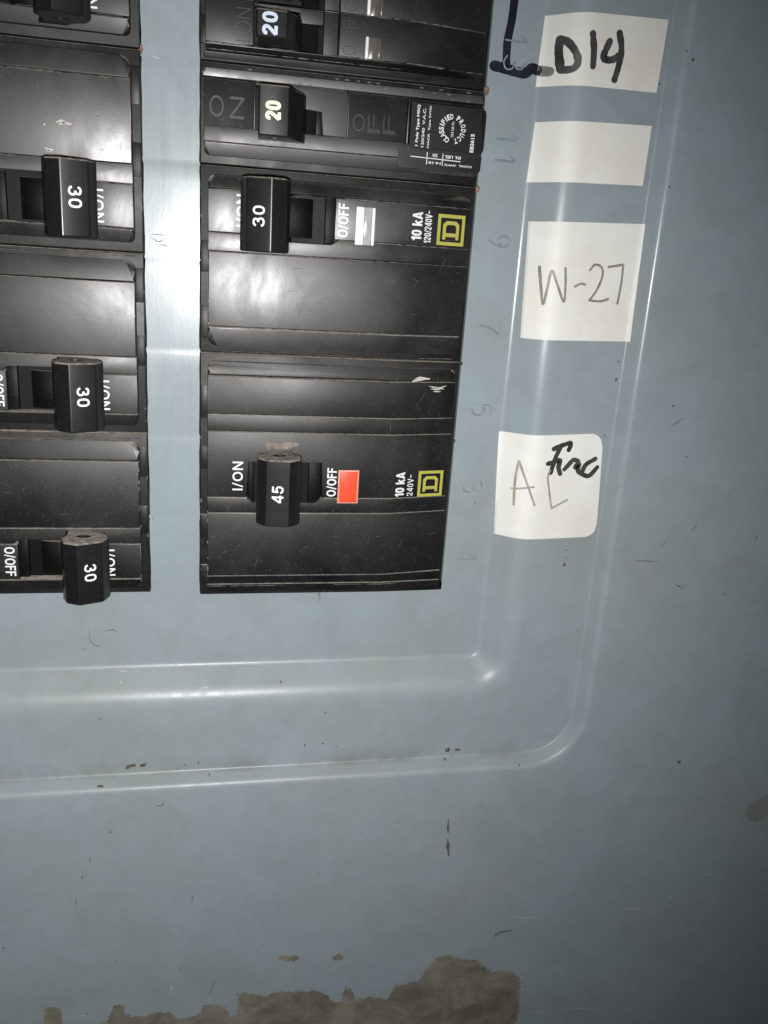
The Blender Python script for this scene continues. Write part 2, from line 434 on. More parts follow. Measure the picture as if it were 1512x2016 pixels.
# ================================================================== PANEL COVER
X1, Z1 = 67.6, -17.0          # foot of the inner step
prof_raw = [(-2.5, 0), (0.0, 0), (5.9, 6.0), (25.9, 6.0), (27.9, 9.6), (150, 9.6)]
prof = fillet(prof_raw, [0, 2.2, 7.5, 0.9, 2.0, 0], 7, closed=False)
prof = [p for i, p in enumerate(prof) if i == 0 or p[0] - prof[i - 1][0] > 1e-4]
ext = []
for a, b in zip(prof, prof[1:]):
    k = max(1, int((b[0] - a[0]) / 6.0)); ext += [(a[0] + (b[0] - a[0]) * i / k, a[1] + (b[1] - a[1]) * i / k) for i in range(k)]
prof = ext + [prof[-1]]
def rad_at(d):
    ks = [(-2.5, 2.2), (0, 2.9), (7.6, 10.0), (25.9, 12.5), (28, 15.0), (150, 24)]
    for (a, ra), (b, rb) in zip(ks, ks[1:]):
        if d <= b: return ra + (rb - ra) * (d - a) / (b - a)
    return ks[-1][1]
def prof_h(d):
    if d <= prof[0][0]: return 0.0
    for a, b in zip(prof, prof[1:]):
        if d <= b[0]: return a[1] + (b[1] - a[1]) * (d - a[0]) / max(1e-9, b[0] - a[0])
    return prof[-1][1]
def offs(X, Z):
    """which offset ring of the stepped recess a point lies on"""
    a, b = X - X1, Z1 - Z
    lo, hi = max(a, b), max(a, b)
    if a <= lo - 40 or b <= lo - 40: return lo
    d = lo
    for _ in range(12):
        r = rad_at(d); cx, cz = a - (d - r), b - (d - r)
        s = (math.hypot(cx, cz) - r) if (cx > 0 and cz > 0) else max(a - d, b - d)
        d += s * 0.7
    return d
def surf_h(X, Z): return prof_h(offs(X, Z))
def SV(X, Z): return V(X, Z, surf_h(X, Z))
def on(px, py):
    h = 0.0
    for _ in range(30): h = 0.5 * h + 0.5 * surf_h(*up(px, py, h))
    return up(px, py, h)

CUT_R = (-3.3, 56.1); CUT_RB = 1.75; CUT_L = -14.4; CUT_LB = 2.75
panel = thing('electrical_panel', 'grey-blue painted steel breaker panel cover with stepped recess and scuffed paint', 'panel')

def cover_sheet():
    bm = bmesh.new()
    NA = 22
    def loop(d):
        r = rad_at(d); xr, zb = X1 + d, Z1 - d; pts = []
        for x in (-95, -60, -30, 0, 25, 45): pts.append((x, zb))
        for k in range(NA + 1):
            a = -math.pi / 2 + (math.pi / 2) * k / NA
            pts.append((xr - r + r * math.cos(a), zb + r + r * math.sin(a)))
        for z in (4, 40, 80, 120, 165): pts.append((xr, z))
        return pts
    rows = []
    for d, h in prof: rows.append([bm.verts.new(V(x, z, h)) for x, z in loop(d)])
    for a, b in zip(rows, rows[1:]):
        for i in range(len(a) - 1): bm.faces.new((a[i], a[i + 1], b[i + 1], b[i]))
    # flat interior around the two breaker openings
    lp = loop(prof[0][0]); r0 = rows[0]; xr = lp[-1][0]
    i4 = len(lp) - 5
    P = {}
    def vv(x, z):
        k = (round(x, 4), round(z, 4))
        if k not in P: P[k] = bm.verts.new(V(x, z, 0))
        return P[k]
    for (x, z), v in zip(lp, r0): P[(round(x, 4), round(z, 4))] = v
    zc = 4.0
    low = [vv(x, z) for x, z in lp[:i4 + 1]]
    low += [vv(CUT_R[1], zc), vv(CUT_R[1], CUT_RB), vv(CUT_R[0], CUT_RB), vv(CUT_R[0], zc), vv(CUT_L, zc), vv(CUT_L, CUT_LB), vv(-95, CUT_LB)]
    f = bm.faces.new(low); bmesh.ops.triangulate(bm, faces=[f])
    zs = [4.0] + [CUT_RB + 19 * k for k in range(1, 9)] + [165.0]
    # strip between the columns, with the little nicks where the knock-outs broke off
    def nick(z0, s): return [(0.0, z0)]
    for za, zb in zip(zs, zs[1:]):
        fr = [0, .03, .2, .4, .6, .8, .93, .97, 1.0]
        for f0, f1 in zip(fr, fr[1:]):
            a = za + (zb - za) * f0; b = za + (zb - za) * f1
            xm = [CUT_L, CUT_L + 0.7, -8.9, -8.4, CUT_R[0] - 0.7, CUT_R[0]]
            for xa, xb in zip(xm, xm[1:]): bm.faces.new((vv(xa, a), vv(xb, a), vv(xb, b), vv(xa, b)))
    for v in list(P.values()):
        x, z = v.co.x, v.co.z
        if CUT_L - .01 <= x <= CUT_R[0] + .01 and z > 4.2:
            ph = ((z - CUT_RB) % 19.0) / 19.0
            v.co.y -= 0.07 * (ph / .93 if ph < .93 else (1 - ph) / .07)
            if abs(x + 8.65) < 0.4: v.co.y -= 0.05
            if x < CUT_L + .01 or x > CUT_R[0] - .01: v.co.x += random.uniform(-.1, .1) + (0.12 if ph < 0.02 or ph > 0.98 else 0) * (1 if x > -8 else -1)
    zr = [z for z in (4, 40, 80, 120, 165)]
    for za, zb in zip(zr, zr[1:]): bm.faces.new((vv(CUT_R[1], za), vv(xr, za), vv(xr, zb), vv(CUT_R[1], zb)))
    # turned-back lips of the openings, and the outer edge
    bmesh.ops.remove_doubles(bm, verts=bm.verts, dist=1e-4)
    be = [e for e in bm.edges if len(e.link_faces) == 1]
    r = bmesh.ops.extrude_edge_only(bm, edges=be)
    for g in r['geom']:
        if isinstance(g, bmesh.types.BMVert): g.co.y += 1.3
    return finish('cover_sheet', bm, 'paint', panel, 40)
cover_sheet()

# stamped circuit numbers down the right-hand edge of the opening
DIG = {'1': [[(.15, .75), (.5, 1), (.5, 0)]],
       '3': [[(0, .88), (.35, 1), (.8, .9), (.8, .62), (.4, .53), (.85, .42), (.9, .12), (.45, 0), (0, .12)]],
       '5': [[(.85, 1), (.12, 1), (.06, .56), (.5, .64), (.9, .45), (.85, .12), (.42, 0), (0, .1)]],
       '7': [[(0, 1), (.9, 1), (.45, .45), (.3, 0)]],
       '9': [[(.85, .72), (.6, .48), (.2, .5), (.02, .76), (.25, .98), (.6, 1), (.85, .8), (.8, .4), (.45, 0)]]}
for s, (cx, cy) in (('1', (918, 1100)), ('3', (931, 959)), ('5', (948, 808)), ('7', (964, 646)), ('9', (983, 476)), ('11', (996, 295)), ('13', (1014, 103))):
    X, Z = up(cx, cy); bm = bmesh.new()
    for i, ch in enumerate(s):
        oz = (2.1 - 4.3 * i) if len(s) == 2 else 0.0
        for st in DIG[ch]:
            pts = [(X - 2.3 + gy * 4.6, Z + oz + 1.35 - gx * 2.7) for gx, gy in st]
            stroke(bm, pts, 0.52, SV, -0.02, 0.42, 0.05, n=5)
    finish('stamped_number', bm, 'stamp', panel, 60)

# rusty stubs where knock-out tabs were twisted off
for (px, py, w_, h_, m) in ((276, 95, 0.9, 1.6, 'rust_pale'), (958, 178, 1.0, 1.5, 'rust_pale'), (940, 372, 0.8, 1.4, 'rust_pale'), (909, 716, 0.5, .7, 'tan_smear'), (895, 868, .4, .7, 'chip')):
    X, Z = up(px, py); bm = bmesh.new()
    bmesh.ops.create_icosphere(bm, subdivisions=2, radius=1.0)
    for v in bm.verts:
        k = 1 + 0.35 * noise.noise(v.co * 1.7 + Vector((px, 0, 0)))
        v.co = Vector((X + v.co.x * w_ * .6 * k, 0.1 + v.co.y * 0.55 * k, Z + v.co.z * h_ * .6 * k))
    finish('tab_stub', bm, m, panel, 50)

# marks on the cover: (kind, material, width in photo pixels, pixel polyline)
def mark(name, mat, wpx, pts, taper=True, lift=0.05, lab=None):
    q = [on(*p) for p in pts]; bm = bmesh.new()
    stroke(bm, q, wpx * 0.085, SV, lift, 0, 0.35, taper, 5)
    o = finish(name, bm, mat, panel, 0)
    if lab: o['label'] = lab
mark('rust_streak', 'chip', 6.5, [(883, 1611), (882, 1625), (882.5, 1641)], lab='thin dark vertical nick in the paint')
mark('rust_streak', 'rust', 11, [(881, 1651), (882, 1668), (884, 1686)], lab='red-brown rusty vertical nick in the paint')
mark('scratch', 'chip', 6, [(971, 1847), (979, 1838), (992, 1834), (1012, 1831)])
for p in [((175, 1698), (180, 1683)), ((160, 1732), (164, 1723)), ((377, 1776), (381, 1762)), ((148, 1782), (151, 1770)), ((412, 1960), (424, 1925)), ((214, 1640), (222, 1636)),
          ((1301, 1080), (1311, 1064)), ((1248, 1103), (1298, 1106)), ((1360, 1046), (1373, 1031)), ((1330, 1150), (1346, 1160)), ((1318, 843), (1335, 830), (1346, 822)), ((1485, 1070), (1492, 1050)), ((305, 1584), (318, 1586), (327, 1574))]:
    mark('scuff', 'scuff', 4, p)
for p in [((175, 1238), (178, 1262), (192, 1272), (203, 1268)), ((160, 1276), (172, 1280)), ((205, 1243), (222, 1240), (232, 1246))]: mark('scuff', 'scuff', 3, p)
for p in [((1226, 1790), (1250, 1789), (1272, 1791)), ((1005, 1803), (1040, 1807), (1068, 1802)), ((1111, 1754), (1125, 1750)), ((1408, 1692), (1414, 1678)), ((1386, 1722), (1400, 1722)), ((1310, 1767), (1328, 1766)),
          ((1352, 1840), (1366, 1828)), ((1035, 1990), (1080, 1995)), ((127, 2003), (198, 1996)), ((334, 1958), (341, 1932)), ((232, 1320), (250, 1322)), ((392, 1355), (412, 1352)), ((1100, 1985), (1190, 1984)), ((1420, 1980), (1432, 2000))]:
    mark('pale_scratch', 'scratch', 3.5, p)
for p in [((330, 195), (342, 191)), ((330, 250), (341, 246)), ((299, 110), (318, 117)), ((345, 120), (368, 122)), ((317, 741), (337, 744)), ((333, 1122), (350, 1125)), ((448, 1670), (455, 1668)), ((466, 1689), (471, 1689)), ((238, 1341), (236, 1346))]:
    mark('pale_scratch', 'scratch', 3.2, p)
for p in [((327, 411), (345, 407), (338, 403)), ((296, 461), (320, 463), (339, 473)), ((296, 466), (312, 476), (322, 470)), ((308, 482), (325, 483), (342, 491)), ((304, 1016), (300, 1024))]: mark('scratch', 'scuff', 2.4, p)
mark('scratch', 'tan_smear', 4, [(625, 1163), (629, 1172), (630, 1186)])
for (x, y, r) in [(1337, 1500, 11), (1352, 101, 5), (1364, 118, 7), (1318, 368, 5), (1325, 799, 6), (1111, 1112, 9), (1114, 1098, 5), (1115, 1083, 4), (1213, 748, 9), (1218, 712, 6), (1352, 899, 5), (1426, 1170, 5), (1477, 1411, 5), (1298, 165, 4), (1161, 724, 4), (1033, 1943, 6), (1190, 858, 5),
                  (600, 1467, 5), (636, 1464, 5), (662, 1470, 4), (391, 1501, 7), (272, 1475, 4), (7, 1867, 6), (230, 1893, 5), (355, 1906, 5), (172, 1997, 5), (627, 1720, 4), (412, 1525, 4), (364, 1506, 4), (1508, 1868, 4), (197, 1415, 4), (1507, 1760, 4), (553, 1342, 5), (875, 1494, 5), (884, 1476, 6), (890, 1488, 4), (1022, 1506, 5),
                  (640, 1402, 5), (1350, 300, 3), (1430, 620, 3), (1390, 1290, 3), (1460, 930, 3), (560, 1800, 3), (710, 1640, 3), (870, 1900, 3), (770, 1460, 3), (935, 990, 4), (1010, 1250, 3), (1290, 620, 3)]:
    X, Z = on(x, y); bm = bmesh.new(); rr = r * 0.052
    blot(bm, [(X + rr * math.cos(a) * random.uniform(.6, 1.1), Z + rr * math.sin(a) * random.uniform(.7, 1.3)) for a in [k * math.pi / 3.5 for k in range(7)]], SV, 0.05, 0.1, 3, x)
    finish('paint_chip', bm, 'chip', panel, 0)
for pts in [[(246, 1512), (252, 1505), (266, 1504), (268, 1508), (258, 1511), (250, 1515)], [(274, 1508), (279, 1503), (288, 1502), (286, 1509), (279, 1510)], [(189, 1549), (195, 1545), (204, 1546), (202, 1550)], [(876, 1474), (886, 1470), (884, 1479), (877, 1481)], [(894, 1475), (904, 1473), (907, 1477), (898, 1479)]]:
    bm = bmesh.new(); blot(bm, [on(*p) for p in pts][::-1], SV, 0.05, 0.12, 3, pts[0][0]); finish('rust_spot', bm, 'rust', panel, 0)
# peeled brown residue near the foot of the cover
R1 = [(86, 2016), (88, 1986), (96, 1983), (110, 1983), (121, 1989), (122, 2016)]
R2 = [(196, 2016), (214, 2008), (224, 1980), (242, 1978), (246, 1998), (262, 2002), (292, 2000), (306, 1993), (335, 1995), (352, 2006), (374, 2003), (394, 1996), (402, 1978), (424, 1978), (446, 1984), (452, 2002),
      (468, 1998), (470, 1960), (480, 1954), (500, 1957), (516, 1962), (545, 1953), (580, 1952), (625, 1950), (645, 1960), (658, 1975), (672, 1974), (676, 1950), (688, 1944), (696, 1956), (700, 1968), (735, 1962), (762, 1968), (772, 1952), (778, 1942), (795, 1938),
      (826, 1930), (838, 1912), (850, 1894), (866, 1882), (884, 1880), (896, 1886), (940, 1891), (955, 1904), (970, 1914), (988, 1911), (1012, 1914), (1024, 1930), (1022, 1952), (1022, 1985), (1014, 2016), (1008, 2060), (190, 2060)]
R3 = [(548, 1887), (556, 1882), (570, 1883), (585, 1881), (590, 1886), (580, 1892), (562, 1892)]
R4 = [(654, 1885), (664, 1878), (668, 1876), (676, 1884), (672, 1890), (658, 1890)]
R5 = [(1468, 1600), (1476, 1584), (1495, 1572), (1525, 1560), (1530, 1575), (1512, 1602), (1490, 1617), (1474, 1616)]
for k, r in enumerate((R1, R2, R3, R4, R5)):
    bm = bmesh.new(); blot(bm, [on(*p) for p in r][::-1], SV, 0.035, 1.5 if k == 1 else 0.9, 9, k * 3.0 + 40)
    finish('worn_paint_edge', bm, 'halo', panel, 0)
    bm = bmesh.new(); blot(bm, [on(*p) for p in r][::-1], SV, 0.07, 0.75 if k == 1 else 0.45, 10, k * 3.0)
    o = finish('residue_patch', bm, 'residue' if k < 4 else 'stain', panel, 0)
    if k == 1: o['label'] = 'large ragged brown patch of bare residue at the foot of the cover'

# the thick marker line drawn on the cover
bm = bmesh.new()
stroke(bm, [on(*p) for p in ((1016, -40), (1011, 10), (1006, 45), (999, 78), (997, 100), (996, 126))], 1.75, SV, 0.24, 0, 0.05, n=8)
stroke(bm, [on(*p) for p in ((972, 130), (985, 133), (1000, 137), (1025, 144), (1036, 143), (1046, 135), (1057, 139))], 2.05, SV, 0.25, 0, 0.06, n=8)
finish('marker_line', bm, 'ink_panel', panel, 0)['label'] = 'thick navy black marker line drawn down to a paper label'

# ================================================================== PAPER LABELS
def sticker(name, label, corners, rnd, strokes, bulge=0.0):
    c = [on(*p) for p in corners]      # top-left, top-right, bottom-right, bottom-left
    root = thing(name, label, 'label', (c[3][0], -surf_h(*c[3]), c[3][1]), 0, 'paper labels along the recess')
    ox, oh, oz = c[3][0], surf_h(*c[3]), c[3][1]
    inv = Vector((ox, -oh, oz))
    bm = bmesh.new(); NX, NZ = 44, 24; g = {}
    W_ = c[1][0] - c[0][0]; H_ = c[0][1] - c[3][1]
    for i in range(NX + 1):
        for j in range(NZ + 1):
            s, t = i / NX, j / NZ
            # rounded outer corners: squeeze the end columns
            if rnd:
                dx = (1 - s) * W_
                if dx < rnd:
                    k = rnd - math.sqrt(max(0, rnd * rnd - (rnd - dx) ** 2)); t = (t * (H_ - 2 * k) + k) / H_
            x = (c[3][0] * (1 - s) + c[2][0] * s) * (1 - t) + (c[0][0] * (1 - s) + c[1][0] * s) * t
            z = (c[3][1] * (1 - s) + c[2][1] * s) * (1 - t) + (c[0][1] * (1 - s) + c[1][1] * s) * t
            e = 0.11 + 0.09 * noise.noise((x * .16, z * .16, 3 + corners[0][1]))
            g[i, j] = bm.verts.new(SV(x, z) - Vector((0, e, 0)) - inv)
    for i in range(NX):
        for j in range(NZ): bm.faces.new((g[i, j], g[i + 1, j], g[i + 1, j + 1], g[i, j + 1]))
    r = bmesh.ops.extrude_edge_only(bm, edges=[e for e in bm.edges if len(e.link_faces) == 1])
    for q in r['geom']:
        if isinstance(q, bmesh.types.BMVert): q.co.y += 0.12
    finish('paper', bm, 'paper', root, 50)
    hf = lambda x, z: SV(x, z) - inv
    for nm, mat, wpx, lst in strokes:
        bm = bmesh.new()
        for i, pts in enumerate(lst): stroke(bm, [on(*p) for p in pts], wpx * 0.122, hf, 0.24 + 0.006 * i, 0, 0.10, n=8)
        finish(nm, bm, mat, root, 0)
    return root
z7 = lambda *p: [(900 + x / 2.964, y / 2.964) for x, y in p]
z8 = lambda *p: [(860 + x / 3.024, 620 + y / 3.024) for x, y in p]
sticker('paper_label', 'white paper label with D14 written in thick black marker', ((1073, 31), (1316, 39), (1292, 183), (1054, 171)), 0,
        [('handwritten_letters', 'ink', 11.5, [z7((598, 228), (590, 300), (600, 405)), z7((598, 228), (648, 250), (692, 310), (702, 365), (672, 402), (604, 412)), z7((790, 198), (796, 290), (790, 388)), z7((888, 243), (862, 300), (850, 338), (880, 352), (915, 345), (940, 325)), z7((945, 197), (956, 290), (938, 390), (915, 465))]),
         ('marker_line_end', 'ink_faded', 16, [z7((480, 415), (530, 420))])])
sticker('paper_label', 'blank white paper label with no writing below the D14 label', ((1053, 241), (1283, 248), (1265, 366), (1036, 359)), 0, [])
sticker('paper_label', 'tall white paper label with W-27 in thin faded brown pen', ((1040, 436), (1270, 441), (1240, 673), (1024, 665)), 0,
        [('handwritten_letters', 'ink_brown', 4.4, [z7((478, 1556), (487, 1680), (499, 1775), (522, 1690), (550, 1580), (582, 1660), (620, 1762), (630, 1660), (630, 1565)), z7((685, 1672), (718, 1656), (745, 1661)), z7((772, 1577), (802, 1545), (840, 1560), (845, 1610), (812, 1692), (768, 1752)), z7((768, 1752), (830, 1758), (878, 1745)), z7((880, 1558), (966, 1545)), z7((966, 1545), (955, 1650), (932, 1770))])])
sticker('paper_label', 'white paper label with rounded corners reading AC in tan pen and a black scribbled word', ((982, 849), (1188, 853), (1173, 1056), (972, 1050)), 3.2,
        [('handwritten_letters', 'ink_tan', 4.0, [z8((487, 868), (465, 970), (455, 1128)), z8((487, 868), (528, 985), (580, 1133)), z8((443, 1031), (575, 1023)), z8((672, 925), (659, 970), (668, 1060), (680, 1150)), z8((680, 1150), (725, 1125), (775, 1099))]),
         ('handwritten_word', 'ink', 9.4, [z8((695, 797), (738, 778), (795, 763), (783, 803)), z8((738, 780), (704, 850), (676, 938)), z8((660, 885), (700, 872), (732, 866), (722, 905), (732, 945)), z8((757, 918), (790, 882), (812, 862), (838, 872), (822, 905)), z8((822, 905), (845, 888), (838, 925), (868, 950)), z8((862, 935), (885, 890), (940, 856)), z8((868, 950), (905, 955), (952, 905))])])

# ================================================================== BREAKERS
PITCH = 19.0
UB = 43.5                     # where the face bends back
def face_dh(u, v): return -(u - UB) * 0.185 if u > UB else 0.0
FACE = 4.0
def faceV(lift): return lambda u, v: V(u, v, FACE + face_dh(u, v) + lift)
def rect(u0, u1, v0, v1, r=(0, 0, 0, 0), seg=5):
    return fillet([(u0, v0), (u1, v0), (u1, v1), (u0, v1)], list(r), seg)
def base_housing(root, n, tabs=True):
    bm = bmesh.new(); H = n * PITCH
    pts = [(0.15, 0.12), (58.9, 0.12), (58.9, H - 0.12), (0.15, H - 0.12)]
    b2 = slab(pts, -14, 1.2, lambda u, v: -(u - UB) * 0.05 if u > UB else 0, 0.25, (UB,))
    me = bpy.data.meshes.new('x'); b2.to_mesh(me); b2.free(); bm.from_mesh(me); bpy.data.meshes.remove(me)
    if tabs:
        rnd = random.Random(n * 13)
        v = 3.0
        while v < H - 8:
            L = rnd.uniform(4, 8); box(bm, 0.3, 2.2, v, min(v + L, H - 3), 0.8, rnd.uniform(1.4, 2.3), 0.12); v += L + rnd.uniform(5, 14)
    return finish('base_housing', bm, 'base', root)
def seams(root, lst, mat='dust', seed=1, density=0.75):
    """broken lines of dust caught in the joints"""
    rnd = random.Random(seed); bm = bmesh.new()
    for (v, u0, u1) in lst:
        u = u0
        while u < u1:
            L = rnd.uniform(1.0, 9.0); e = min(u1, u + L)
            if rnd.random() < density:
                wd = rnd.uniform(0.05, 0.17); k = max(2, int((e - u) / 0.6)); pr = None
                for i in range(k + 1):
                    uu = u + (e - u) * i / k; ww = wd * (0.5 + rnd.random()) * (0.3 if i in (0, k) else 1); off = 0.05 * (rnd.random() - .5)
                    h = FACE + face_dh(uu, v) + 0.035
                    q = (bm.verts.new(V(uu, v + off - ww / 2, h)), bm.verts.new(V(uu, v + off + ww / 2, h)))
                    if pr: bm.faces.new((pr[0], q[0], q[1], pr[1]))
                    pr = q
            u = e + rnd.uniform(0, 0.9)
    o = finish('seam_dust', bm, mat, root, 0); o['kind'] = 'stuff'
    return o
def wear(root, H, seed, n=26, ends=True):
    """hairline scratches, flecks of dust and worn pale spots along the edge next to the centre strip"""
    rnd = random.Random(seed); bm = bmesh.new(); f = lambda u, v: V(u, v, FACE + face_dh(u, v) + .045)
    for _ in range(n):
        u, v = rnd.uniform(3, 56), rnd.uniform(6.5, H - 4.5)
        if 9 < u < 38 and (H - 19) < v < H or (H > 40 and 20 < v < 36 and u > 9): continue
        a = rnd.choice((0.05, 0.2, -0.1, 1.2, 1.5, rnd.uniform(-1.5, 1.5))); L = rnd.uniform(.5, 3.2)
        stroke(bm, [(u, v), (u + L * .5 * math.cos(a), v + L * .5 * math.sin(a) + rnd.uniform(-.1, .1)), (u + L * math.cos(a), v + L * math.sin(a))], rnd.uniform(.05, .11), f, 0, 0, .3, True, 3)
    for _ in range(n * 2):
        u, v = rnd.uniform(2.5, 57), rnd.uniform(2, H - 3); r = rnd.uniform(.04, .13)
        if 10 < u < 28 and v > H - 19: continue
        if v < 6 or v > H - 5: continue
        bm.faces.new([bm.verts.new(f(u + r * math.cos(t) * rnd.uniform(.6, 1.2), v + r * math.sin(t) * rnd.uniform(.6, 1.2))) for t in (0, 1.3, 2.5, 3.8, 5.0)])
    o = finish('scuffs', bm, 'dust_dark', root, 0); o['kind'] = 'stuff'
    bm = bmesh.new()
    for _ in range(9):
        v = rnd.uniform(1.5, H - 2); L = rnd.uniform(.3, 1.6); u = rnd.choice((U0 + .08, U0 + .12, .35))
        h = FACE + .04 if u > 1 else 1.3
        if u > 1 and (v < 6 or v > H - 5): continue
        stroke(bm, [(u, v), (u + rnd.uniform(-.05, .1), v + L / 2), (u, v + L)], rnd.uniform(.12, .3), lambda a, b: V(a, b, h), 0, 0, .5, True, 4)
    o = finish('edge_wear', bm, 'dust', root, 0); o['kind'] = 'stuff'
def emblem(root, u0, v0, s):
    """square outline holding a block D turned on its side"""
    bm = bmesh.new(); hf = faceV(0.06)
    def P(x, y): return hf(u0 + s - y * s, v0 + x * s)         # x reads up the breaker, y points to the centre
    def ring(o, i):
        a = [bm.verts.new(P(*p)) for p in o]; b = [bm.verts.new(P(*p)) for p in i]; n = len(a)
        for k in range(n): bm.faces.new((a[k], a[(k + 1) % n], b[(k + 1) % n], b[k]))
    ring([(0, 0), (1, 0), (1, 1), (0, 1)], [(.11, .11), (.89, .11), (.89, .89), (.11, .89)])
    ring([(.28, .20), (.68, .20), (.79, .32), (.79, .68), (.68, .80), (.28, .80)], [(.40, .31), (.60, .31), (.67, .37), (.67, .63), (.60, .69), (.40, .69)])
    for y0, y1 in ((.20, .31), (.69, .80)):
        bm.faces.new([bm.verts.new(P(*p)) for p in ((.19, y0), (.28, y0), (.28, y1), (.19, y1))])
    return finish('maker_emblem', bm, 'yellow', root, 0)
def lens(root, u0, u1, v0, v1, back, h=FACE, clear=True):
    bm = bmesh.new(); box(bm, u0 + .1, u1 - .1, v0 + .1, v1 - .1, h - 2.5, h - 0.55 if clear else h + .04, 0.06)
    if clear:
        w_ = finish('indicator_window', bm, back, root)
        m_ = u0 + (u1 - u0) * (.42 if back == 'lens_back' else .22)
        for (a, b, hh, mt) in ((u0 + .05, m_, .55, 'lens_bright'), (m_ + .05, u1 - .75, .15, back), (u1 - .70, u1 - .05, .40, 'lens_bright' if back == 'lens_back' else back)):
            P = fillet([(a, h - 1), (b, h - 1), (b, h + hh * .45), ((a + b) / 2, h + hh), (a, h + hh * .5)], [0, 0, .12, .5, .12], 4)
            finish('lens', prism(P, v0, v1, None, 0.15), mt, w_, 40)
    else:
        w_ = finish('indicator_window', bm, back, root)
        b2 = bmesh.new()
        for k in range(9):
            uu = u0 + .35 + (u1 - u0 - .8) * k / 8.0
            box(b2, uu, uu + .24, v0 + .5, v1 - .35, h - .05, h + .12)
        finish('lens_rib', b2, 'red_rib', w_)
        b2 = bmesh.new()
        ou = [(u0 - .12, v0 - .12), (u1 + .12, v0 - .12), (u1 + .12, v1 + .12), (u0 - .12, v1 + .12)]
        inn = [(u0 + .22, v0 + .22), (u1 - .22, v0 + .22), (u1 - .22, v1 - .22), (u0 + .22, v1 - .22)]
        a = [b2.verts.new(V(x, y, h + .12)) for x, y in ou]; b = [b2.verts.new(V(x, y, h + .26)) for x, y in inn]
        for i in range(4): b2.faces.new((a[i], a[(i + 1) % 4], b[(i + 1) % 4], b[i]))
        finish('lens_rim', b2, 'frame_lens', w_, 0)
    return w_
MT['frame_lens'] = plain('pale_lens_rim', (0.62, 0.30, 0.24), 0.2, 0.2, 500, 0.7)

def rot(p, piv, a):
    x, y = p[0] - piv[0], p[1] - piv[1]
    return (piv[0] + x * math.cos(a) - y * math.sin(a), piv[1] + x * math.sin(a) + y * math.cos(a))
PIV = (19.2, -6.0)
def toggle(root, v0, v1, tilt, number, tv0, tv1, tip=14.2, tu=(-1.25, 1.25), mat='white', dusty=False):
    """bar handle with chamfered shoulders on a waisted stem; tilt > 0 leans towards ON"""
    c = PIV[0]; T = tip
    raw = [(c - 2.6, T), (c + 2.6, T), (c + 4.75, T - 2.3), (c + 4.75, T - 5.2), (c + 3.2, T - 6.6), (c + 2.3, T - 9.2), (c + 2.9, -1), (c - 2.9, -1), (c - 2.3, T - 9.2), (c - 3.2, T - 6.6), (c - 4.75, T - 5.2), (c - 4.75, T - 2.3)]
    P = fillet(raw, [.6, .6, .6, .8, 1, 1, 0, 0, 1, 1, .8, .6], 3)
    P = [rot(p, PIV, tilt) for p in P]
    hc = rot((c, T - 4.6), PIV, tilt)
    hd = finish('handle', prism(P, v0, v1, (hc[0], hc[1], 0.95), 0.3), 'handle', root, 28)
    # rating printed on the end of the handle
    def hf(u, v):
        q = rot((c + u, T + 0.05), PIV, tilt); return V(q[0], v, q[1])
    print_text('rating_number', hd, number, tu[0], tu[1], tv0, tv1, hf, mat, 0.165, 0.12)
    return hd
def drum(root, v0, v1, r=9.0, u=PIV[0]):
    P = [(u + r * math.cos(t * math.pi / 14), PIV[1] + r * math.sin(t * math.pi / 14)) for t in range(28)]
    finish('pivot_drum', prism(P, v0, v1, None, 0.1), 'drum', root, 40)
def slot_shade_plate(root, u0, u1, v0, v1, h=-0.5, mat='drum'):  # black plate over the housing, painting in the shade of an open slot
    bm = bmesh.new(); box(bm, u0, u1, v0, v1, h - 0.5, h); finish('slot_shade_plate', bm, mat, root)
def seg(root, poly, mat, h1=FACE, dh=face_dh, bevel=0.28, h0=-3.0):
    return finish('cover_segment', slab(poly, h0, h1, dh, bevel, (UB,)), mat, root, 30)

U0, U1 = 1.75, 58.1
G = 0.05
def ramp_dh(va, ha, vb, hb):
    return lambda u, v: face_dh(u, v) + ha + (hb - ha) * max(0, min(1, (v - va) / (vb - va)))

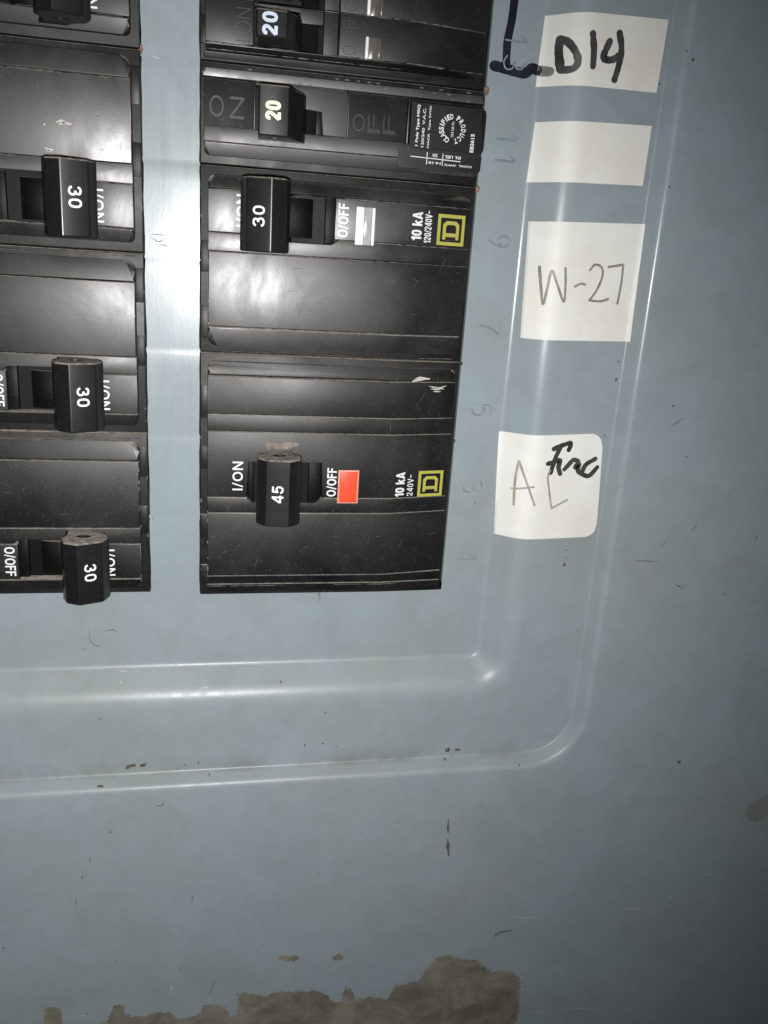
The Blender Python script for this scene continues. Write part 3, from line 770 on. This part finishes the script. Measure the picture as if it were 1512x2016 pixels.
def two_pole(label, loc, rot180, rating, seed, mat='black', flag='clear', volts=True, group='two-pole breakers'):
    root = thing('circuit_breaker', label, 'circuit breaker', loc, math.pi if rot180 else 0.0, group)
    base_housing(root, 2)
    seg(root, rect(U0, U1, 1.6, 5.9 - G, (2.2, 1.2, 0, 0)), mat, FACE, ramp_dh(1.6, -1.0, 5.9, -.03), 0.5)
    seg(root, rect(U0 + .1, U1, 5.9 + G, 21.2 - G), mat, bevel=.2)
    # band between the poles, notched under the handle
    nb = 23.6
    seg(root, [(U0, 21.2 + G), (U1, 21.2 + G), (U1, 24.9 - G), (28.6, 24.9 - G), (27.4, nb), (11.8, nb), (10.6, 24.9 - G), (U0, 24.9 - G)], mat, bevel=.2)
    seg(root, rect(U0, 10.6, 24.9 + G, 33.3 - G), mat, bevel=.2)
    seg(root, rect(27.9, U1, 24.9 + G, 33.3 - G), mat, bevel=.2)
    seg(root, rect(U0, U1, 33.3 + G, 36.1, (0, 0, 1.2, 2.2)), mat, FACE, ramp_dh(33.3, -.03, 36.1, -1.2), 0.5)
    slot_shade_plate(root, 10.3, 28.2, 23.2, 33.5, 1.4)
    bm = bmesh.new(); box(bm, 26.0, 28.2, 24, 33.4, -1, 2.4, .3); finish('slot_ledge', bm, 'drum', root)
    drum(root, 24.9, 32.9, 8.6)
    toggle(root, 21.6, 35.7, math.radians(22.0), rating, 26.4, 30.4)
    lens(root, 32.3, 36.5, 24.3, 31.9, 'lens_back' if flag == 'clear' else 'grey_back')
    hf = faceV(0.05)
    print_text('on_marking', root, 'I/ON', 7.5, 9.7, 26.2, 32.6, hf)
    print_text('off_marking', root, 'O/OFF', 28.55, 30.75, 25.6, 32.4, hf)
    if volts:
        print_text('current_rating', root, '10 kA', 44.6, 46.9, 26.0, 31.8, hf, t=0.19)
        print_text('voltage_rating', root, '120/240V~', 47.5, 49.1, 25.6, 32.2, hf, t=0.14)
        emblem(root, 50.5, 25.4, 6.4)
    wear(root, 38, seed * 7 + 1)
    seams(root, [(5.9, U0, U1), (21.2, U0, U1), (24.9, U0, 10.4), (24.9, 28.8, U1), (33.3, 3, U1), (0.75, 1, 57)], 'dust_dark', seed)
    return root
XR = CUT_R[0]; ZR = CUT_RB - 0.1
XL = CUT_L; ZL = CUT_LB - 0.3

# three-pole breaker, tripped: handle half way and red flag showing
def three_pole():
    root = thing('circuit_breaker', 'wide black three-pole breaker marked 45 with red flag showing and handle half way', 'circuit breaker', (XR, 0, ZR), 0)
    mat = 'black3'
    base_housing(root, 3)
    seg(root, rect(U0, U1, 1.2, 3.4 - G, (.5, .5, 0, 0)), mat, FACE, lambda u, v: max(-2.55, face_dh(u, v) * .55 - 1.9 + .8 * (v - 1.2) / 2.2), 0.2)
    seg(root, rect(U0, U1, 3.4 + G, 5.9 - G), mat, FACE, lambda u, v: max(-2.5, face_dh(u, v) * (.6 + .4 * (v - 3.4) / 2.5) - 1.15 * (5.9 - v) / 2.5 - .04), 0.2)
    seg(root, rect(U0 + .1, U1, 5.9 + G, 21.3 - G), mat, bevel=.2)
    nb = 23.0
    seg(root, [(U0, 21.3 + G), (U1, 21.3 + G), (U1, 25.0 - G), (28.2, 25.0 - G), (26.2, nb), (12.4, nb), (10.6, 25.0 - G), (U0, 25.0 - G)], mat, bevel=.2)
    seg(root, [(U0, 25 + G), (10.6, 25 + G), (10.6, 33.6), (27.6, 33.6), (27.6, 25 + G), (U1, 25 + G), (U1, 40.2 - G), (U0, 40.2 - G)], mat, bevel=.2)
    seg(root, rect(U0, U1, 40.2 + G, 44 - G), mat, bevel=.2)
    seg(root, rect(U0, U1, 44 + G, 52.4 - G), mat, bevel=.2)
    seg(root, rect(U0, U1, 52.4 + G, 55.3, (0, 0, 1.4, 2.4)), mat, FACE, ramp_dh(52.4, -.02, 55.3, -.7), 0.6)
    slot_shade_plate(root, 10.3, 27.9, 22.7, 33.8, 1.4)
    bm = bmesh.new(); box(bm, 10.8, 12.2, 23.2, 33.5, -1.5, 2.6, .3); box(bm, 24.6, 27.5, 23.2, 33.5, -1.5, 2.2, .3); finish('slot_ledge', bm, 'drum', root)
    drum(root, 24.9, 33.0, 8.0)
    toggle(root, 21.2, 36.2, math.radians(7.0), '45', 26.7, 30.6)
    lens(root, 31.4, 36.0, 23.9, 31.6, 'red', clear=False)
    hf = faceV(0.05)
    print_text('on_marking', root, 'I/ON', 7.3, 9.6, 26.6, 33.4, hf)
    print_text('off_marking', root, 'O/OFF', 28.7, 30.9, 25.4, 32.2, hf)
    print_text('current_rating', root, '10 kA', 45.0, 47.2, 25.3, 31.2, hf, t=0.19)
    print_text('voltage_rating', root, '240V~', 47.9, 49.4, 25.4, 30.6, hf, t=0.14)
    emblem(root, 50.6, 25.1, 6.3)
    wear(root, 57, 99, 40)
    seams(root, [(5.9, U0, U1), (21.3, U0, U1), (25.0, U0, 10.4), (25.0, 28.4, U1), (40.2, U0, U1), (44, U0, U1), (3.4, U0, U1)], 'dust', 45, 0.8)
    # smears of white paint and tan grease
    f6 = faceV(0.06); o = (XR, ZR)
    def L(px, py): X, Z = up(px, py, FACE); return X - o[0], Z - o[1]
    bm = bmesh.new()
    for p in ([(812, 753), (828, 747), (850, 748)], ):
        stroke(bm, [L(*q) for q in p], 0.8, lambda u, v: V(u, v, FACE + face_dh(u, v) + .1), 0, 0, .3, True)
    for p in ([(846, 762), (868, 766), (885, 762)], [(850, 768), (872, 770)], [(856, 773), (872, 774)], [(852, 765), (880, 769)]):
        stroke(bm, [L(*q) for q in p], 0.3, f6, 0, 0, .3, True)
    finish('paint_smear', bm, 'smear', root, 0)
    bm = bmesh.new()
    blot(bm, [L(*q) for q in ((520, 872), (528, 869), (545, 873), (570, 870), (590, 874), (584, 880), (560, 884), (545, 884), (535, 878), (530, 887), (526, 880))][::-1], f6, 0, .3, 4, 2)
    finish('grease_smear', bm, 'tan_smear', root, 0)
    return root
three_pole()
two_pole('black two-pole breaker marked 30 with clear lens between the 45 and 20 amp breakers', (XR, 0, ZR + 3 * PITCH), False, '30', 2, 'black2', group=None)

# left column, turned the other way round
two_pole('lowest two-pole breaker marked 30, its dusty handle overhanging the grey sheet below', (XL, 0, ZL + 2 * PITCH), True, '30', 3, 'black3', 'grey')
two_pole('two-pole breaker marked 30 between the scuffed breaker and the one overhanging the sheet', (XL, 0, ZL + 4 * PITCH), True, '30', 4, 'black', 'grey')
two_pole('two-pole breaker marked 30 with two white scuffs above its handle', (XL, 0, ZL + 6 * PITCH), True, '30', 5, 'black2', 'grey')
two_pole('black two-pole breaker directly above the one with two white scuffs, level with the tandem breaker', (XL, 0, ZL + 8 * PITCH), True, '30', 6, 'black', 'grey')
b3 = [o for o in bpy.data.objects if o.get('label', '').startswith('two-pole breaker marked 30 with two white scuffs')][0]
bm = bmesh.new()
def L3(px, py):
    X, Z = up(px, py, FACE); return XL - X, (ZL + 6 * PITCH) - Z
for p, wd in (([(110, 241), (120, 238), (132, 243), (142, 244)], .55), ([(116, 245), (128, 241)], .35), ([(87, 290), (97, 295), (106, 294)], .5), ([(90, 296), (100, 298)], .35), ([(96, 307), (105, 306)], .4), ([(115, 308), (121, 308)], .4), ([(86, 245), (89, 245)], .4)):
    stroke(bm, [L3(*q) for q in p], wd, faceV(.06), 0, 0, .3, True)
finish('paint_smear', bm, 'smear', b3, 0)

# ------------------------------------------------------------------ single-pole breaker of another make
def msq():
    root = thing('circuit_breaker', 'narrow black single-pole breaker with cream 20 on its square handle and printed plate', 'circuit breaker', (XR, 0, ZR + 5 * PITCH), 0)
    oz = ZR + 5 * PITCH; mat = 'black2'
    def L(px, py, h=FACE): X, Z = up(px, py, h); return X - XR, Z - oz
    base_housing(root, 1, False)
    F = 3.6
    nodh = lambda u, v: 0.0
    va, vb = 7.0, 15.9         # the sunk fields
    # lower rail, upper rail, frames between the sunk fields
    seg(root, rect(0.9, 58.6, 4.2, va, (0, 0, 0, 0)), mat, F, nodh, .2)
    seg(root, rect(0.9, 58.4, 1.7, 4.2 - G, (1.6, 1.0, 0, 0)), mat, F, lambda u, v: -1.0 * max(0, min(1, (4.2 - v) / 2.5)) - .02, .3)
    seg(root, rect(0.6, 58.6, vb + G, 17.6, (0, 0, 1, 1)), mat, F - 0.9, nodh, .25)
    seg(root, rect(0.9, 10.9, va + G, vb, (0, 0, 0, 0)), 'field', F - 1.7, nodh, .1)
    seg(root, fillet([(24.6, va + G), (29.7, va + G), (29.7, vb), (10.9, vb), (10.9, vb - .9), (18.0, vb - .9), (18.8, vb - 4.2), (24.6, vb - 4.2)], [0, 0, .9, 0, 0, 0, .3, .3], 3), mat, F - .25, nodh, .2)
    seg(root, rect(29.9, 42.2, va + G, vb, (0, 0, 0, 0)), 'field', F - 1.5, nodh, .1)
    for k, (a, b) in enumerate((('O', 30.9), ('F', 34.1), ('F', 37.3))):
        bm = bmesh.new(); add_text(bm, a, b, b + 2.6, 8.6, 12.0, lambda u, v: V(u, v, F - 1.38), 'up', -0.01)
        finish('raised_letter', bm, 'raised', root, 0)
    for (a, b) in (('O', 2.0), ('N', 6.0)):
        bm = bmesh.new(); add_text(bm, a, b, b + 2.8, 8.9, 12.9, lambda u, v: V(u, v, F - 1.58), 'up', -0.01)
        finish('raised_letter', bm, 'raised', root, 0)
    # bead round the sunk fields
    bm = bmesh.new()
    for (u0, u1, v0, v1, hh) in ((10.7, 11.0, va, vb, F - .1), (29.65, 29.95, va, vb, F + .1), (42.1, 42.5, va, vb, F + .3)): box(bm, u0, u1, v0, v1, 0, hh, .1)
    finish('frame_bead', bm, mat, root)
    # printed plates
    pl = finish('rating_plate', slab(rect(42.7, 58.7, 6.3, 14.9, (.2, .6, 1.2, .6)), 0, 4.4, None, .25), 'plate', root, 30)
    p2 = finish('wiring_plate', slab(rect(40.5, 58.6, 2.4, 5.9, (.2, .6, .3, .2)), 0, 3.9, lambda u, v: -.35 * max(0, (5.9 - v) / 3.5), .2), 'plate', root, 30)
    h1 = 4.46
    def T(par, s, pa, pb, way='up', bold=0.02, h=h1):
        a = L(*pa, h); b = L(*pb, h)
        text('lettering', par, s, min(a[0], b[0]), max(a[0], b[0]), min(a[1], b[1]), max(a[1], b[1]), h, 'white', way, bold)
    z = lambda x, y: (680 + x / 5.04, 170 + y / 5.04)
    T(pl, '1 Pole Type MSQ', z(690, 590), z(752, 182), bold=.03)
    T(pl, '120/240  V.A.C.', z(748, 602), z(802, 215), bold=.015)
    T(pl, 'HACR  Type SWD', z(808, 610), z(862, 195), bold=.02)
    T(pl, 'E82615', z(1230, 655), z(1284, 475), bold=.03)
    cu, cv = L(*z(1062, 425), h1); R_ = 2.35
    bm = bmesh.new()
    def arc(s, a0, a1, bold):
        for i, ch in enumerate(s):
            a = a0 + (a1 - a0) * i / (len(s) - 1)
            vs, fs, asp = glyphs(ch, bold); hh = 1.05; ww = 0.22 if ch == 'I' else 0.62
            er = Vector((math.cos(a), math.sin(a))); et = Vector((math.sin(a), -math.cos(a)))   # outwards, clockwise
            nv = []
            for gx, gy in vs:
                p = Vector((cu, cv)) + er * (R_ - .5 + gy * hh) + et * ((gx - .5) * ww)
                nv.append(bm.verts.new(V(p.x, p.y, h1)))
            for f in fs: bm.faces.new([nv[k] for k in f])
    arc('CLASSIFIED', math.radians(247), math.radians(98), .03)
    arc('PRODUCT', math.radians(62), math.radians(-68), .03)
    finish('lettering', bm, 'white', pl, 0)
    text('lettering', pl, 'Und. Lab. Inc.', cu - .3, cu + .3, cv - 1.5, cv + 1.5, h1, 'white', 'up', .01)
    hp = lambda u, v: V(u, v, 3.97 - .35 * max(0, (5.9 - v) / 3.5))
    def T2(s, pa, pb, bold=.02):
        a = L(*pa, 3.9); b = L(*pb, 3.9)
        text('lettering', p2, s, min(a[0], b[0]), max(a[0], b[0]), min(a[1], b[1]), max(a[1], b[1]), hp, 'white', 'flip', bold)
    T2('25', z(866, 668), z(915, 703)); T2('IN. LBS.', z(985, 683), z(1142, 728)); T2('14-10', z(828, 742), z(945, 778)); T2('CU/AL  AWG', z(985, 768), z(1255, 812))
    bm = bmesh.new()
    for a, b in ((z(650, 692), z(1138, 748)), (z(812, 655), z(807, 770)), (z(968, 672), z(962, 785))):
        stroke(bm, [L(*a, 3.9), L(*b, 3.9)], .16, hp, 0.0, 0, 0.02)
    finish('ruled_line', bm, 'white', p2, 0)
    # handle
    raw = [(11.2, 12.2), (17.0, 12.2), (18.6, 8.5), (20.4, 6.0), (21.2, 3.0), (23.5, 2.2), (23.5, -2), (12.0, -2), (11.6, 4)]
    hd = finish('handle', prism(fillet(raw, [.4, .3, .8, .8, .5, .5, 0, 0, .5], 3), 5.2, 14.2, (14.6, 8.6, .8), .25), 'handle', root, 28)
    print_text('rating_number', hd, '20', 12.6, 15.4, 8.1, 11.3, 12.27, 'cream', 0.23, 0.14)
    slot_shade_plate(root, 10.9, 25, va, vb, 1.35)
    bm = bmesh.new(); box(bm, 22.0, 24.4, va, 12.2, -1, 1.6, .2); finish('slot_ledge', bm, 'black3', root)
    seams(root, [(4.2, 1, 40)], 'dust_dark', 11)
    bm = bmesh.new(); rnd = random.Random(5)
    for _ in range(26):
        u, v = rnd.uniform(3, 56), rnd.choice((17.2, 16.3, 18.2)); blot(bm, [(u + rnd.uniform(.1, .8) * math.cos(a), v + .14 * math.sin(a)) for a in (0, 1.2, 2.5, 3.8, 5)], lambda a, b: V(a, b, F - .86 if b < 17.5 else 1.25), 0, .05, 2)
    finish('dust_flake', bm, 'dust', root, 0)['kind'] = 'stuff'
    return root
MT['field'] = black_mat('dull_black_sunk_field', 0.0035, (0.5, 0.65), 0.25, 0.25, 9, 0.03, 0.0, 0.18)
MT['plate'] = black_mat('black_printed_plate', 0.006, (0.30, 0.42), 0.10, 0.10, 8, 0.02)
msq()

# ------------------------------------------------------------------ tandem breaker at the top edge
def tandem():
    oz = ZR + 6 * PITCH
    root = thing('circuit_breaker', 'black tandem breaker with two narrow handles, a pale blue 20 and embossed ON and OFF', 'circuit breaker', (XR, 0, oz), 0)
    mat = 'black'
    base_housing(root, 1)
    # sloped lower shoulder in two steps
    seg(root, rect(U0 - .9, U1, .5, 1.7 - G, (.4, .4, 0, 0)), mat, FACE, ramp_dh(.5, -2.4, 1.7, -1.7), .2)
    seg(root, rect(U0 - .6, U1, 1.7 + G, 2.9 - G, (.9, .3, 0, 0)), mat, FACE, ramp_dh(1.7, -1.5, 2.9, -.1), .3)
    for k in range(2):
        v0, v1 = (2.9 + G, 10.6 - G) if k == 0 else (10.6 + G, 18.4)
        seg(root, rect(U0 - .6, 10.4, v0, v1), mat, bevel=.18)
        seg(root, rect(27.2, U1, v0, v1), mat, bevel=.18)
        seg(root, [(19.5, v1 - 2.6), (24.0, v1 - 2.6), (24.0, v1), (10.4, v1), (10.4, v1 - .6), (19.5, v1 - .6)], 'black2', FACE - .4, None, .15)
        seg(root, rect(24.2, 27.1, v0, v1), mat, FACE - 1.4, None, .15)
        slot_shade_plate(root, 10.3, 24.4, v0, v1, 1.4)
        raw = [(10.4, 12.2), (16.2, 12.2), (18.0, 10.2), (19.4, 7.0), (19.8, 3.4), (23.2, 2.0), (23.2, -2), (12.0, -2), (11.2, 4)]
        hd = finish('handle', prism(fillet(raw, [.4, .3, 1.2, 1.2, .5, .5, 0, 0, .5], 4), v0 + .15, v0 + 4.9, None, .25), 'handle', root, 28)
        print_text('rating_number', hd, '20', 11.7, 14.4, v0 + .6, v0 + 4.4, 12.27, 'pale_blue', 0.23, 0.16)
        hf = lambda u, v: V(u, v, FACE + .05)
        for s, a, b, c, d, nm in (('I/ON', 6.9, 9.9, v0 + .6, v0 + 6.4, 'on_marking'), ('O/OFF', 27.8, 30.6, v0 + .3, v0 + 7.0, 'off_marking')):
            bm = bmesh.new(); add_text(bm, s, a, b, c, d, hf, 'up', -0.02); o = finish(nm, bm, 'emboss', root, 0)
        lens(root, 32.4, 35.7, v0 - .05, v0 + 3.9, 'grey_back')
    seams(root, [(2.9, 1.5, U1), (10.6, 24, U1), (10.6, 24, U1), (1.7, 1.5, 40)], 'dust', 20, .95)
    return root
tandem()

# dark inside of the enclosure behind the breakers
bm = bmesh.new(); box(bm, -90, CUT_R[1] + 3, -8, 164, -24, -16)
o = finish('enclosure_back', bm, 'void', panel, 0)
